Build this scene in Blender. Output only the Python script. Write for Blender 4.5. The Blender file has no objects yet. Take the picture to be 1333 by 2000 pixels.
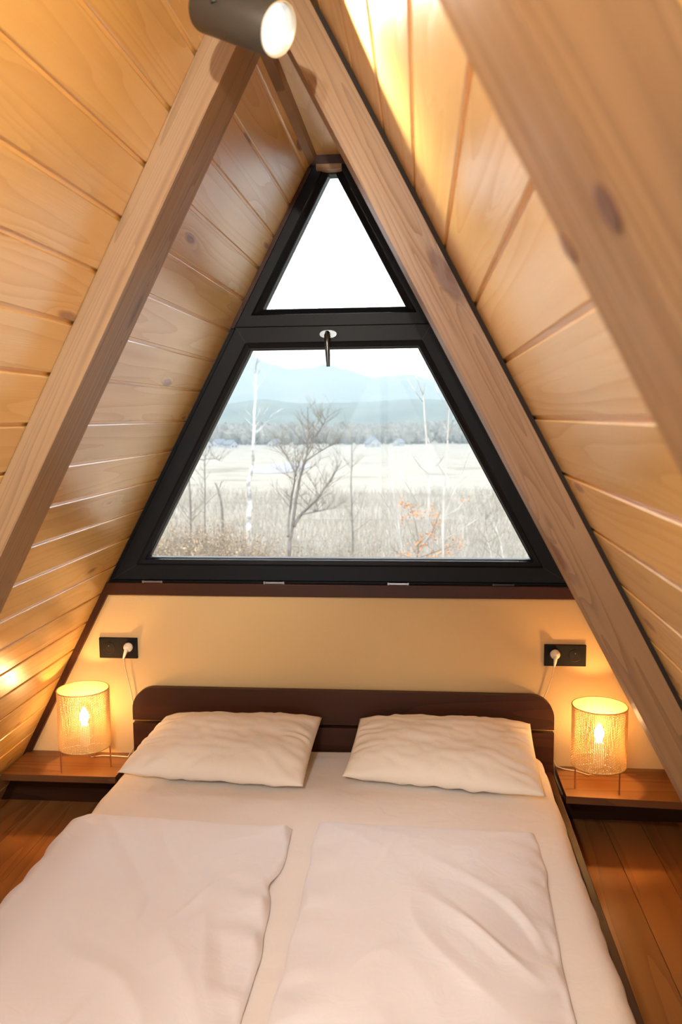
import bpy, bmesh, math, random
from mathutils import Vector, Matrix, noise
random.seed(7)
SC = bpy.context.scene
COL = SC.collection

# ------------------------------------------------------------------ camera
F_PX = 1653.5
CAM = Vector((0.3171, -3.1181, 1.6604))
FW = Vector((-0.09348136, 0.98930414, -0.11197571)).normalized()
RT = Vector((0.99562014, 0.09303829, -0.00918737)).normalized()
UP = RT.cross(FW).normalized()
cd = bpy.data.cameras.new('camera')
cam = bpy.data.objects.new('camera', cd); COL.objects.link(cam)
cam.matrix_world = Matrix(((RT.x, UP.x, -FW.x, CAM.x), (RT.y, UP.y, -FW.y, CAM.y), (RT.z, UP.z, -FW.z, CAM.z), (0, 0, 0, 1)))
cd.sensor_fit = 'VERTICAL'; cd.sensor_height = 36; cd.lens = F_PX / 2000 * 36
cd.clip_start = 0.02; cd.clip_end = 20000
cd.dof.use_dof = True; cd.dof.focus_distance = 2.9; cd.dof.aperture_fstop = 4.5
SC.camera = cam

# ------------------------------------------------------------------ light levels and exposure
SKY = 7.5          # overcast sky radiance
SUN = 0.9
BULB = 455.0       # bedside bulb emission
SPOT_W = 9.0
HAZE = 0.00042
SC.view_settings.view_transform = 'Standard'
SC.view_settings.look = 'None'
SC.view_settings.exposure = 0.14
SC.view_settings.gamma = 1.0
SC.view_settings.use_curve_mapping = False
cy = SC.cycles
cy.use_denoising = True
cy.max_bounces = 10; cy.diffuse_bounces = 6; cy.glossy_bounces = 4; cy.transmission_bounces = 6
cy.transparent_max_bounces = 12; cy.volume_bounces = 1
cy.caustics_reflective = False; cy.caustics_refractive = False
cy.sample_clamp_indirect = 6.0
w = bpy.data.worlds.new('sky'); SC.world = w; w.use_nodes = True
bg = w.node_tree.nodes['Background']
bg.inputs[0].default_value = (0.95, 0.965, 1.0, 1); bg.inputs[1].default_value = SKY

def lamp_obj(name, kind, loc, direction=None, **kw):
    l = bpy.data.lights.new(name, kind); o = bpy.data.objects.new(name, l); COL.objects.link(o)
    o.location = loc
    if direction is not None:
        o.rotation_euler = Vector(direction).to_track_quat('-Z', 'Y').to_euler()
    for k, v in kw.items(): setattr(l, k, v)
    return o
lamp_obj('sun', 'SUN', (0, 0, 30), (0.72, 0.42, -0.55), energy=SUN, angle=0.25, color=(1, 0.95, 0.88))
def portal(name, loc, direction, sx, sy):
    o = lamp_obj(name, 'AREA', loc, direction, shape='RECTANGLE', size=sx, size_y=sy)
    o.data.cycles.is_portal = True
portal('front_window_portal', (0, 0.10, 1.8), (0, -1, 0), 1.8, 1.6)
portal('back_window_portal', (0, -4.42, 1.48), (0, 1, 0), 1.8, 1.65)

# ------------------------------------------------------------------ helpers
def at(px, py, Y):
    "world point at depth Y (metres along the room axis) seen in direction of the photo position"
    d = FW + RT * ((px - 666.5) / F_PX) - UP * ((py - 1000) / F_PX)
    return CAM + d * ((Y - CAM.y) / d.y)

def tag(o, label=None, cat=None, group=None, kind=None):
    if label: o['label'] = label
    if cat: o['category'] = cat
    if group: o['group'] = group
    if kind: o['kind'] = kind
    return o

def thing(name, label, cat, loc=(0, 0, 0), group=None):
    o = bpy.data.objects.new(name, None); COL.objects.link(o)
    o.location = loc; o.empty_display_size = 0.1
    return tag(o, label, cat, group)

class MB:
    "collects polygons with a wood-grain coordinate per corner"
    def __init__(s): s.v = []; s.f = []; s.g = []; s.m = []
    def poly(s, pts, grain=None, mat=0):
        i = len(s.v); s.v += [tuple(p) for p in pts]
        s.f.append(tuple(range(i, i + len(pts))))
        s.g.append(grain or [(0, 0, 0)] * len(pts)); s.m.append(mat)
    def grid(s, rows, closed_u=False, closed_v=False, flip=False):
        "rows: list of lists of points, shared vertices"
        n = len(rows); m = len(rows[0]); b = len(s.v)
        for r in rows: s.v += [tuple(p) for p in r]
        for i in range(n if closed_u else n - 1):
            for j in range(m if closed_v else m - 1):
                i2 = (i + 1) % n; j2 = (j + 1) % m
                q = (b + i * m + j, b + i * m + j2, b + i2 * m + j2, b + i2 * m + j)
                if flip: q = q[::-1]
                s.f.append(q); s.g.append([(0, 0, 0)] * 4); s.m.append(0)
    def cap(s, pts, flip=False):
        s.poly(pts[::-1] if flip else pts)
    def box(s, a, b, axis=None, seed=None, bevel=0.0):
        a = Vector(a); b = Vector(b); seed = random.random() * 50 if seed is None else seed
        size = b - a
        if axis is None: axis = max(range(3), key=lambda k: size[k])
        o = [k for k in range(3) if k != axis]
        def g(p): return (p[axis], p[o[0]] - p[o[1]], seed)
        c = min(bevel, min(size) * 0.45)
        if c <= 0:
            P = lambda x, y, z: (b.x if x else a.x, b.y if y else a.y, b.z if z else a.z)
            for q in (((0,0,0),(0,1,0),(1,1,0),(1,0,0)), ((0,0,1),(1,0,1),(1,1,1),(0,1,1)), ((0,0,0),(1,0,0),(1,0,1),(0,0,1)),
                      ((1,1,0),(0,1,0),(0,1,1),(1,1,1)), ((0,1,0),(0,0,0),(0,0,1),(0,1,1)), ((1,0,0),(1,1,0),(1,1,1),(1,0,1))):
                pts = [P(*k) for k in q]; s.poly(pts, [g(p) for p in pts])
            return
        bm = bmesh.new()
        bmesh.ops.create_cube(bm, size=1)
        for v in bm.verts: v.co = Vector([(a[k] + b[k]) / 2 + v.co[k] * size[k] for k in range(3)])
        bmesh.ops.bevel(bm, geom=bm.edges[:], offset=c, segments=2, affect='EDGES', profile=0.5)
        for f in bm.faces:
            pts = [tuple(v.co) for v in f.verts]; s.poly(pts, [g(p) for p in pts])
        bm.free()
    def prism(s, poly2, y0, y1, to3, gfun=None, mat=0):
        "extrude a 2-D polygon (list of (a,b)) between y0 and y1; to3(a,b,y)"
        n = len(poly2)
        def G(p): return gfun(p) if gfun else (0, 0, 0)
        A = [to3(a, b, y0) for a, b in poly2]; B = [to3(a, b, y1) for a, b in poly2]
        s.poly(A, [G(p) for p in A], mat); s.poly(B[::-1], [G(p) for p in B[::-1]], mat)
        for i in range(n):
            j = (i + 1) % n; q = [A[i], B[i], B[j], A[j]]
            s.poly(q, [G(p) for p in q], mat)
    def tube(s, pts, radii, segs=8, caps=True):
        pts = [Vector(p) for p in pts]
        if not hasattr(radii, '__len__'): radii = [radii] * len(pts)
        rows = []; up = Vector((0.31, 0.77, 0.55))
        for i, p in enumerate(pts):
            t = (pts[min(i + 1, len(pts) - 1)] - pts[max(i - 1, 0)]).normalized()
            x = t.cross(up)
            if x.length < 1e-3: x = t.cross(Vector((1, 0, 0)))
            x.normalize(); y = t.cross(x)
            rows.append([p + (x * math.cos(2 * math.pi * k / segs) + y * math.sin(2 * math.pi * k / segs)) * radii[i] for k in range(segs)])
        s.grid(rows, closed_v=True)
        if caps: s.cap(rows[0]); s.cap(rows[-1], True)
    def lathe(s, prof, origin, axis=(0, 0, 1), segs=32, cap0=False, cap1=False):
        "prof: list of (radius, height) along the axis"
        ax = Vector(axis).normalized(); x = ax.cross(Vector((0.3, 0.9, 0.2))).normalized(); y = ax.cross(x)
        origin = Vector(origin)
        rows = [[origin + ax * h + (x * math.cos(2 * math.pi * k / segs) + y * math.sin(2 * math.pi * k / segs)) * r for k in range(segs)] for r, h in prof]
        s.grid(rows, closed_v=True)
        if cap0: s.cap(rows[0], True)
        if cap1: s.cap(rows[-1])
    def build(s, name, mat, parent=None, smooth=False, merge=False, kind=None, origin=None):
        me = bpy.data.meshes.new(name)
        o_ = Vector(origin) if origin is not None else None
        vs = s.v if o_ is None else [tuple(Vector(p) - o_) for p in s.v]
        me.from_pydata(vs, [], s.f)
        at_ = me.attributes.new('grain', 'FLOAT_VECTOR', 'CORNER')
        flat = [c for g in s.g for p in g for c in p]
        at_.data.foreach_set('vector', flat)
        mats = mat if isinstance(mat, (list, tuple)) else [mat]
        for k in mats: me.materials.append(k)
        if len(mats) > 1: me.polygons.foreach_set('material_index', s.m)
        bm = bmesh.new(); bm.from_mesh(me)
        if merge: bmesh.ops.remove_doubles(bm, verts=bm.verts[:], dist=1e-5)
        bmesh.ops.recalc_face_normals(bm, faces=bm.faces[:])
        bm.to_mesh(me); bm.free()
        if smooth: me.shade_smooth()
        o = bpy.data.objects.new(name, me); COL.objects.link(o)
        if o_ is not None: o.location = o_
        if parent is not None:
            o.parent = parent
            if o_ is None: o.matrix_parent_inverse = Matrix.Translation(-parent.location)
            else: o.location = o_ - parent.location
        if kind: o['kind'] = kind
        return o

def soften(o, width=0.002, segs=2, angle=40):
    b = o.modifiers.new('bevel', 'BEVEL'); b.width = width; b.segments = segs; b.limit_method = 'ANGLE'; b.angle_limit = math.radians(angle)

# ------------------------------------------------------------------ materials
def new_mat(name):
    m = bpy.data.materials.new(name); m.use_nodes = True
    nt = m.node_tree
    return m, nt, nt.nodes['Principled BSDF']
def N(nt, t, **kw):
    n = nt.nodes.new(t)
    for k, v in kw.items(): setattr(n, k, v)
    return n
def math_(nt, op, a, b=None, c=None):
    n = N(nt, 'ShaderNodeMath', operation=op)
    for i, x in enumerate((a, b, c)):
        if x is None: continue
        if isinstance(x, (int, float)): n.inputs[i].default_value = x
        else: nt.links.new(x, n.inputs[i])
    return n.outputs[0]
def ramp(nt, fac, stops):
    n = N(nt, 'ShaderNodeValToRGB')
    e = n.color_ramp.elements
    while len(e) < len(stops): e.new(0.5)
    for k, (p, c) in zip(e, stops):
        k.position = p; k.color = (*c, 1) if len(c) == 3 else c
    nt.links.new(fac, n.inputs[0]); return n.outputs[0]
def mix(nt, fac, a, b, mode='MIX'):
    n = N(nt, 'ShaderNodeMix', data_type='RGBA', blend_type=mode)
    for sock, x in ((n.inputs[0], fac), (n.inputs[6], a), (n.inputs[7], b)):
        if isinstance(x, (int, float)): sock.default_value = x
        elif isinstance(x, tuple): sock.default_value = (*x, 1)
        else: nt.links.new(x, sock)
    return n.outputs[2]

def wood(name, light, dark, knot=(0.10, 0.035, 0.012), rough=0.4, spec=0.5, coat=0.0, vary=0.18, knots=0.55, lines=9.0, contrast=0.55, knot_scale=(1.5, 5.5), bump=0.25, across=5.5):
    m, nt, b = new_mat(name)
    a = N(nt, 'ShaderNodeAttribute', attribute_name='grain')
    sp = N(nt, 'ShaderNodeSeparateXYZ'); nt.links.new(a.outputs['Vector'], sp.inputs[0])
    al, ac, sd = sp.outputs
    al2 = math_(nt, 'ADD', al, math_(nt, 'MULTIPLY', sd, 3.7))
    def vec(sx, sy, sz):
        c = N(nt, 'ShaderNodeCombineXYZ')
        nt.links.new(math_(nt, 'MULTIPLY', al2, sx), c.inputs[0]); nt.links.new(math_(nt, 'MULTIPLY', ac, sy), c.inputs[1]); nt.links.new(math_(nt, 'MULTIPLY', sd, sz), c.inputs[2])
        return c.outputs[0]
    def noise_(v, detail=2.0, rough_=0.5):
        n = N(nt, 'ShaderNodeTexNoise'); n.inputs['Scale'].default_value = 1; n.inputs['Detail'].default_value = detail; n.inputs['Roughness'].default_value = rough_
        nt.links.new(v, n.inputs['Vector']); return n.outputs[0]
    # knots
    vo = N(nt, 'ShaderNodeTexVoronoi', voronoi_dimensions='2D'); vo.inputs['Scale'].default_value = 1; vo.inputs['Randomness'].default_value = 0.9
    kv = N(nt, 'ShaderNodeVectorMath', operation='ADD'); nt.links.new(vec(knot_scale[0], knot_scale[1], 0), kv.inputs[0])
    kc = N(nt, 'ShaderNodeCombineXYZ'); nt.links.new(math_(nt, 'MULTIPLY', sd, 7.31), kc.inputs[1]); nt.links.new(kc.outputs[0], kv.inputs[1]); nt.links.new(kv.outputs[0], vo.inputs['Vector'])
    dist = math_(nt, 'ADD', vo.outputs['Distance'], math_(nt, 'MULTIPLY', math_(nt, 'SUBTRACT', noise_(vec(14, 40, 1)), 0.5), 0.10))
    sc_ = N(nt, 'ShaderNodeSeparateColor'); nt.links.new(vo.outputs['Color'], sc_.inputs[0])
    has = math_(nt, 'GREATER_THAN', sc_.outputs[0], 1 - knots)
    size = math_(nt, 'ADD', math_(nt, 'MULTIPLY', sc_.outputs[1], 0.07), 0.05)
    kn = math_(nt, 'MULTIPLY', has, math_(nt, 'SMOOTH_MIN', 1.0, math_(nt, 'MAXIMUM', 0.0, math_(nt, 'MULTIPLY', math_(nt, 'SUBTRACT', size, dist), 22)), 0.1))
    halo = math_(nt, 'MULTIPLY', has, math_(nt, 'POWER', 2.718, math_(nt, 'MULTIPLY', dist, -9)))
    # growth rings: contour lines of a stretched noise, bent around knots
    ph = math_(nt, 'ADD', noise_(vec(0.40, across, 1.0), 1.5), math_(nt, 'MULTIPLY', halo, 0.28))
    ph = math_(nt, 'ADD', ph, math_(nt, 'MULTIPLY', noise_(vec(3.5, 26, 1.0), 2), 0.035))
    sn = math_(nt, 'FRACT', math_(nt, 'MULTIPLY', ph, lines))
    ring = math_(nt, 'POWER', sn, 2.2)
    fib = noise_(vec(6, 420, 2.0), 3, 0.6)
    big = noise_(vec(0.8, 3.0, 2.0), 2)
    t = math_(nt, 'ADD', math_(nt, 'MULTIPLY', ring, contrast), math_(nt, 'MULTIPLY', fib, 0.35))
    t = math_(nt, 'ADD', t, math_(nt, 'MULTIPLY', math_(nt, 'SUBTRACT', big, 0.5), 0.9))
    col = mix(nt, math_(nt, 'MINIMUM', 1.0, math_(nt, 'MAXIMUM', 0.0, t)), light, dark)
    col = mix(nt, math_(nt, 'MULTIPLY', halo, 0.45), col, dark)
    col = mix(nt, math_(nt, 'MULTIPLY', kn, 0.8), col, knot)
    wn = N(nt, 'ShaderNodeTexWhiteNoise', noise_dimensions='1D'); nt.links.new(sd, wn.inputs['W'])
    k = math_(nt, 'ADD', math_(nt, 'MULTIPLY', wn.outputs[0], 2 * vary), 1 - vary)
    hs = N(nt, 'ShaderNodeHueSaturation'); nt.links.new(k, hs.inputs['Value']); nt.links.new(col, hs.inputs['Color'])
    nt.links.new(hs.outputs[0], b.inputs['Base Color'])
    rr = math_(nt, 'ADD', math_(nt, 'MULTIPLY', ring, 0.10), math_(nt, 'ADD', math_(nt, 'MULTIPLY', fib, 0.12), rough - 0.1))
    nt.links.new(rr, b.inputs['Roughness'])
    b.inputs['Specular IOR Level'].default_value = spec
    b.inputs['Coat Weight'].default_value = coat; b.inputs['Coat Roughness'].default_value = 0.25; b.inputs['Coat IOR'].default_value = 1.85
    bp = N(nt, 'ShaderNodeBump'); bp.inputs['Strength'].default_value = bump; bp.inputs['Distance'].default_value = 0.0015
    nt.links.new(math_(nt, 'ADD', math_(nt, 'MULTIPLY', ring, 0.7), math_(nt, 'ADD', math_(nt, 'MULTIPLY', fib, 0.5), math_(nt, 'MULTIPLY', kn, -0.6))), bp.inputs['Height'])
    nt.links.new(bp.outputs[0], b.inputs['Normal']); nt.links.new(bp.outputs[0], b.inputs['Coat Normal'])
    return m

def plain(name, col, rough=0.5, metal=0.0, spec=0.5, bump=None, vary=None):
    m, nt, b = new_mat(name)
    b.inputs['Base Color'].default_value = (*col, 1); b.inputs['Roughness'].default_value = rough
    b.inputs['Metallic'].default_value = metal; b.inputs['Specular IOR Level'].default_value = spec
    tc = N(nt, 'ShaderNodeTexCoord')
    if bump:
        sc, st, dist = bump
        n = N(nt, 'ShaderNodeTexNoise'); n.inputs['Scale'].default_value = sc; n.inputs['Detail'].default_value = 4
        nt.links.new(tc.outputs['Object'], n.inputs['Vector'])
        bp = N(nt, 'ShaderNodeBump'); bp.inputs['Strength'].default_value = st; bp.inputs['Distance'].default_value = dist
        nt.links.new(n.outputs[0], bp.inputs['Height']); nt.links.new(bp.outputs[0], b.inputs['Normal'])
    if vary:
        sc, c2 = vary
        n = N(nt, 'ShaderNodeTexNoise'); n.inputs['Scale'].default_value = sc; n.inputs['Detail'].default_value = 5
        nt.links.new(tc.outputs['Object'], n.inputs['Vector'])
        nt.links.new(ramp(nt, n.outputs[0], [(0.35, col), (0.65, c2)]), b.inputs['Base Color'])
    return m

def cotton(name, col, fine=900):
    m, nt, b = new_mat(name)
    b.inputs['Base Color'].default_value = (*col, 1); b.inputs['Roughness'].default_value = 0.85
    b.inputs['Specular IOR Level'].default_value = 0.2
    b.inputs['Sheen Weight'].default_value = 0.15; b.inputs['Sheen Roughness'].default_value = 0.5
    tc = N(nt, 'ShaderNodeTexCoord')
    n1 = N(nt, 'ShaderNodeTexNoise'); n1.inputs['Scale'].default_value = 14; n1.inputs['Detail'].default_value = 5; n1.inputs['Distortion'].default_value = 0.8
    n2 = N(nt, 'ShaderNodeTexNoise'); n2.inputs['Scale'].default_value = fine
    nt.links.new(tc.outputs['Object'], n1.inputs['Vector']); nt.links.new(tc.outputs['Object'], n2.inputs['Vector'])
    b1 = N(nt, 'ShaderNodeBump'); b1.inputs['Strength'].default_value = 0.42; b1.inputs['Distance'].default_value = 0.006
    b2 = N(nt, 'ShaderNodeBump'); b2.inputs['Strength'].default_value = 0.15; b2.inputs['Distance'].default_value = 0.0006
    nt.links.new(n1.outputs[0], b1.inputs['Height']); nt.links.new(n2.outputs[0], b2.inputs['Height'])
    nt.links.new(b1.outputs[0], b2.inputs['Normal']); nt.links.new(b2.outputs[0], b.inputs['Normal'])
    return m

def emit(name, col, strength):
    m, nt, b = new_mat(name)
    b.inputs['Base Color'].default_value = (0, 0, 0, 1)
    b.inputs['Emission Color'].default_value = (*col, 1); b.inputs['Emission Strength'].default_value = strength
    return m

M = {}
M['pine'] = wood('varnished_pine_boards', (0.78, 0.505, 0.160), (0.60, 0.335, 0.084), rough=0.40, coat=1.0, knots=0.42, knot=(0.24, 0.085, 0.024), vary=0.10, spec=0.5, contrast=0.40, lines=12, across=8.5, bump=0.4, knot_scale=(1.7, 7.5))
M['beam'] = wood('stained_beam', (0.29, 0.175, 0.085), (0.125, 0.066, 0.029), rough=0.45, knots=0.3, vary=0.05, lines=16, contrast=0.5, knot_scale=(1.2, 6), across=15)
M['walnut'] = wood('dark_stained_wood', (0.050, 0.0155, 0.0060), (0.019, 0.0055, 0.0022), knot=(0.012, 0.005, 0.003), rough=0.45, spec=0.25, knots=0.35, vary=0.1, contrast=0.6)
M['floor'] = wood('varnished_floor_boards', (0.40, 0.165, 0.045), (0.22, 0.076, 0.018), knot=(0.05, 0.015, 0.005), rough=0.35, knots=0.4, vary=0.14, lines=10, contrast=0.5, bump=0.1)
M['shelf'] = wood('oiled_shelf_wood', (0.17, 0.074, 0.025), (0.085, 0.032, 0.010), rough=0.42, knots=0.3, vary=0.08)
M['plug'] = wood('dark_plug', (0.13, 0.06, 0.035), (0.07, 0.03, 0.018), knots=0.0)
M['plug_pale'] = wood('brown_plug', (0.20, 0.10, 0.055), (0.12, 0.055, 0.03), knots=0.0)
M['gap'] = plain('gap_shade', (0.02, 0.012, 0.008), 0.9)
M['wall'] = plain('cream_textured_wallpaper', (0.58, 0.405, 0.19), 0.85, spec=0.2, bump=(140, 0.25, 0.002))
M['anthracite'] = plain('anthracite_window_foil', (0.0045, 0.0058, 0.0075), 0.45, spec=0.16, bump=(220, 0.25, 0.0008))
M['gasket'] = plain('black_gasket', (0.010, 0.010, 0.011), 0.5)
M['steel'] = plain('brushed_steel', (0.36, 0.37, 0.38), 0.3, metal=1.0)
M['handle'] = plain('dark_handle_metal', (0.11, 0.12, 0.13), 0.3, metal=1.0)
M['black_plastic'] = plain('matt_black_plastic', (0.005, 0.005, 0.005), 0.6, spec=0.15)
M['black_deep'] = plain('black_socket_well', (0.006, 0.006, 0.006), 0.3)
M['spot_black'] = plain('black_powder_coat', (0.030, 0.030, 0.028), 0.42, bump=(500, 0.1, 0.0004))
M['white_plastic'] = plain('cream_plastic', (0.75, 0.66, 0.52), 0.4)
M['cable'] = plain('clear_cream_cable', (0.62, 0.50, 0.34), 0.4)
M['copper'] = plain('copper_leg', (0.50, 0.20, 0.09), 0.35, metal=0.8)
M['cane'] = plain('woven_cane', (0.56, 0.36, 0.145), 0.6, spec=0.2)
M['rim'] = plain('cane_rim', (0.42, 0.28, 0.10), 0.55)
M['sheet'] = cotton('white_sheet', (0.83, 0.77, 0.71))
M['duvet'] = cotton('white_duvet_cover', (0.80, 0.78, 0.785))
M['pillow'] = cotton('cream_pillowcase', (0.80, 0.725, 0.61))
M['bulb'] = emit('warm_bulb', (1.0, 0.57, 0.215), BULB)
M['spot_lens'] = emit('spot_lens', (1.0, 0.98, 0.97), 2.5)
M['pale_rim'] = plain('pale_reflector_ring', (0.40, 0.40, 0.36), 0.4, metal=0.3)

def glass_mat():
    m = bpy.data.materials.new('window_glass'); m.use_nodes = True; nt = m.node_tree
    nt.nodes.remove(nt.nodes['Principled BSDF']); out = nt.nodes['Material Output']
    t = N(nt, 'ShaderNodeBsdfTransparent'); t.inputs[0].default_value = (0.97, 0.985, 0.985, 1)
    g = N(nt, 'ShaderNodeBsdfGlossy'); g.inputs['Roughness'].default_value = 0.02
    fr = N(nt, 'ShaderNodeFresnel'); fr.inputs[0].default_value = 1.13
    mx = N(nt, 'ShaderNodeMixShader'); nt.links.new(fr.outputs[0], mx.inputs[0]); nt.links.new(t.outputs[0], mx.inputs[1]); nt.links.new(g.outputs[0], mx.inputs[2])
    nt.links.new(mx.outputs[0], out.inputs[0]); return m
M['glass'] = glass_mat()

# ------------------------------------------------------------------ the room
FZ = 0.15                                 # floor level
HW, SL = 1.434, 0.531                     # half width at the floor, inward run per metre of height
NORM = math.hypot(1, SL)
ROOM_BACK = -4.3
def roof(side, z, off):
    "point (x, z) on the left (-1) or right (+1) slope, pushed off into the room"
    return (side * (HW - SL * z) - side * off / NORM, z - off * SL / NORM)

def plank_slope(side, z_first, dz, name, label_kind):
    mb = MB(); zs = []
    z = z_first
    while z > 0: z -= dz
    while z < 2.72:
        zs.append(z); z += dz
    hw = 0.0052; dep = 0.006; bv = 0.0022
    for i in range(len(zs) - 1):
        z0, z1 = zs[i], min(zs[i + 1], 2.70)
        a0, a1 = z0 + hw / NORM * 0.9, z1 - hw / NORM * 0.9
        seed = random.random() * 60
        prof = [(a0, -dep), (a0, -bv), (a0 + bv * .9, 0), (a1 - bv * .9, 0), (a1, -bv), (a1, -dep)]
        base = random.random() * 10
        for (za, oa), (zb, ob) in zip(prof[:-1], prof[1:]):
            pts = []; gr = []
            for zz, oo, yy in ((za, oa, ROOM_BACK), (zb, ob, ROOM_BACK), (zb, ob, 0.10), (za, oa, 0.10)):
                x, zc = roof(side, zz, oo); pts.append((x, yy, zc)); gr.append((yy, (zz - z0) * NORM + base, seed))
            mb.poly(pts, gr)
    # tongues: the recessed strip seen in the joints, with the solid build-up behind
    for (oa, ob) in ((-dep, -0.03),):
        seed = 3.3
        za, zb = -0.1, 2.72
        for q in (((za, oa, 0.10), (zb, oa, 0.10), (zb, oa, ROOM_BACK), (za, oa, ROOM_BACK)), ((za, ob, 0.10), (zb, ob, 0.10), (zb, ob, ROOM_BACK), (za, ob, ROOM_BACK)),
                  ((za, oa, .10), (za, ob, .10), (zb, ob, .10), (zb, oa, .10)), ((za, oa, ROOM_BACK), (zb, oa, ROOM_BACK), (zb, ob, ROOM_BACK), (za, ob, ROOM_BACK)), ((za, oa, .10), (za, oa, ROOM_BACK), (za, ob, ROOM_BACK), (za, ob, .10))):
            pts = []; gr = []
            for zz, oo, yy in q:
                x, zc = roof(side, zz, oo); pts.append((x, yy, zc)); gr.append((yy, zz * NORM, seed))
            mb.poly(pts, gr)
    o = mb.build(name, M['pine'], kind='structure'); return o
wl = plank_slope(-1, 2.197, 0.1098, 'wall_left', '')
wr = plank_slope(1, 2.2485, 0.1190, 'wall_right', '')

# ridge board and its corner batten
mb = MB(); mb.box((-0.072, ROOM_BACK, 2.585), (0.05, 0.10, 2.607), axis=1, seed=21.3)
tag(mb.build('ceiling', M['pine']), kind='structure')
mb = MB()
p0 = roof(-1, 2.550, 0.001); p1 = roof(-1, 2.605, 0.001)
mb.prism([p0, p1, (-0.052, 2.584), (-0.060, 2.568)], ROOM_BACK, 0.0, lambda a, b, y: (a, y, b), lambda p: (p[1], p[0] - p[2], 11.7))
tag(mb.build('trim_1', M['beam']), kind='structure')

# floor boards
mb = MB(); x = -1.052 - 0.1365 * 3
while x < 1.5:
    s = random.random() * 60
    mb.box((x + 0.0008, ROOM_BACK, FZ - 0.024), (x + 0.1365 - 0.0008, 0.0, FZ), axis=1, seed=s, bevel=0.0012); x += 0.1365
mb.box((-1.5, ROOM_BACK, FZ - 0.05), (1.5, 0.0, FZ - 0.0245), axis=1, seed=1)
tag(mb.build('floor', M['floor']), kind='structure')

# gable wall under the window, and the back gable with its opening
def gx(z): return HW - SL * z
mb = MB()
mb.prism([(-gx(0), 0), (gx(0), 0), (gx(1.0), 1.0), (-gx(1.0), 1.0)], 0.0, 0.12, lambda a, b, y: (a, y, b))
tag(mb.build('wall_front', M['wall']), kind='structure')
mb = MB()
bw = [(-0.86, 0.68), (0.86, 0.68), (0.66, 1.06), (0.06, 2.26), (-0.06, 2.26), (-0.66, 1.06)]
outer = [(-gx(0), 0), (gx(0), 0), (gx(1.2), 1.2), (0.02, 2.69), (-0.02, 2.69), (-gx(1.2), 1.2)]
for i in range(6):
    j = (i + 1) % 6
    mb.prism([outer[i], outer[j], bw[j], bw[i]], ROOM_BACK - 0.1, ROOM_BACK, lambda a, b, y: (a, y, b))
tag(mb.build('wall_back', M['wall']), kind='structure')

for k, (xa, xb) in enumerate(((-gx(0.235) + 0.001, -0.80), (0.80, gx(0.235) - 0.001))):  # dark boards added below the shelves, standing for the black shade there
    mb = MB(); mb.prism([(xa if k else -gx(FZ) + 0.001, FZ + 0.0005), (xb if not k else gx(FZ) - 0.001, FZ + 0.0005), (xb, 0.235), (xa, 0.235)], -0.018, -0.0005, lambda a, b, y: (a, y, b), lambda p: (p[0], p[2], 5.0 + k))
    tag(mb.build('shade_board_' + ('left', 'right')[k], M['walnut']), kind='structure')
# dark battens: below the window, and along the slope joints
mb = MB(); mb.box((-0.885, -0.022, 0.988), (0.885, 0.03, 1.036), axis=0, seed=4.1, bevel=0.003)
tag(mb.build('trim_2', M['walnut']), kind='structure')
def slope_batten(name, side, z0, z1, wdt, y0, mat, seed):
    mb = MB()
    pts = [roof(side, z0, 0.0005), roof(side, z1, 0.0005), roof(side, z1, wdt), roof(side, z0, wdt)]
    mb.prism(pts, y0, 0.0, lambda a, b, y: (a, y, b), lambda p: (p[2] * 1.13, p[0] + p[1], seed))
    o = mb.build(name, mat); tag(o, kind='structure'); soften(o, 0.002); return o
slope_batten('trim_3', -1, FZ + 0.001, 1.035, 0.024, -0.020, M['walnut'], 8.2)
slope_batten('trim_4', 1, FZ + 0.001, 1.035, 0.024, -0.020, M['walnut'], 9.2)
slope_batten('trim_5', -1, 1.99, 2.545, 0.014, -0.012, M['walnut'], 10.2)
slope_batten('trim_6', 1, 1.99, 2.545, 0.014, -0.012, M['walnut'], 12.2)
mb = MB(); mb.box((-0.054, -0.018, 2.5305), (0.038, 0.09, 2.552), axis=0, seed=5.5, bevel=0.002)
tag(mb.build('trim_7', M['beam']), kind='structure')
mb = MB(); mb.box((-0.085, -0.008, 2.552), (0.070, 0.09, 2.585), axis=0, seed=5.9)
tag(mb.build('trim_8', M['walnut']), kind='structure')

# ------------------------------------------------------------------ windows
def inset(poly, d):
    "offset a convex polygon (counter-clockwise) inwards by d"
    n = len(poly); out = []
    for i in range(n):
        p0, p1, p2 = [Vector(poly[(i + k) % n]) for k in (-1, 0, 1)]
        e1 = (p1 - p0).normalized(); e2 = (p2 - p1).normalized()
        n1 = Vector((-e1.y, e1.x)); n2 = Vector((-e2.y, e2.x))
        k = 1 + n1.dot(n2)
        out.append(p1 + (n1 + n2) * (d / k))
    return out
def frame_rings(mb, poly, prof, gap=0.0):
    "a mitred frame: prof lists (inset, y); each side is its own run of faces so the mitres read"
    n = len(poly); rings = [[(p[0], y, p[1]) for p in inset(poly, d)] for d, y in prof]
    for k in range(len(prof)):
        A = rings[k]; B = rings[(k + 1) % len(prof)]
        for i in range(n):
            j = (i + 1) % n; mb.poly([A[i], A[j], B[j], B[i]])
    return rings
def mitre_lines(mb, poly, d0, d1, y, wdt=0.0012):
    a = inset(poly, d0); b = inset(poly, d1)
    for p, q in zip(a, b):
        t = (q - p).normalized(); nrm = Vector((-t.y, t.x)) * wdt / 2
        mb.prism([tuple(p + nrm), tuple(p - nrm), tuple(q - nrm), tuple(q + nrm)], y - 0.0004, y + 0.001, lambda a_, b_, y_: (a_, y_, b_))

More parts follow.
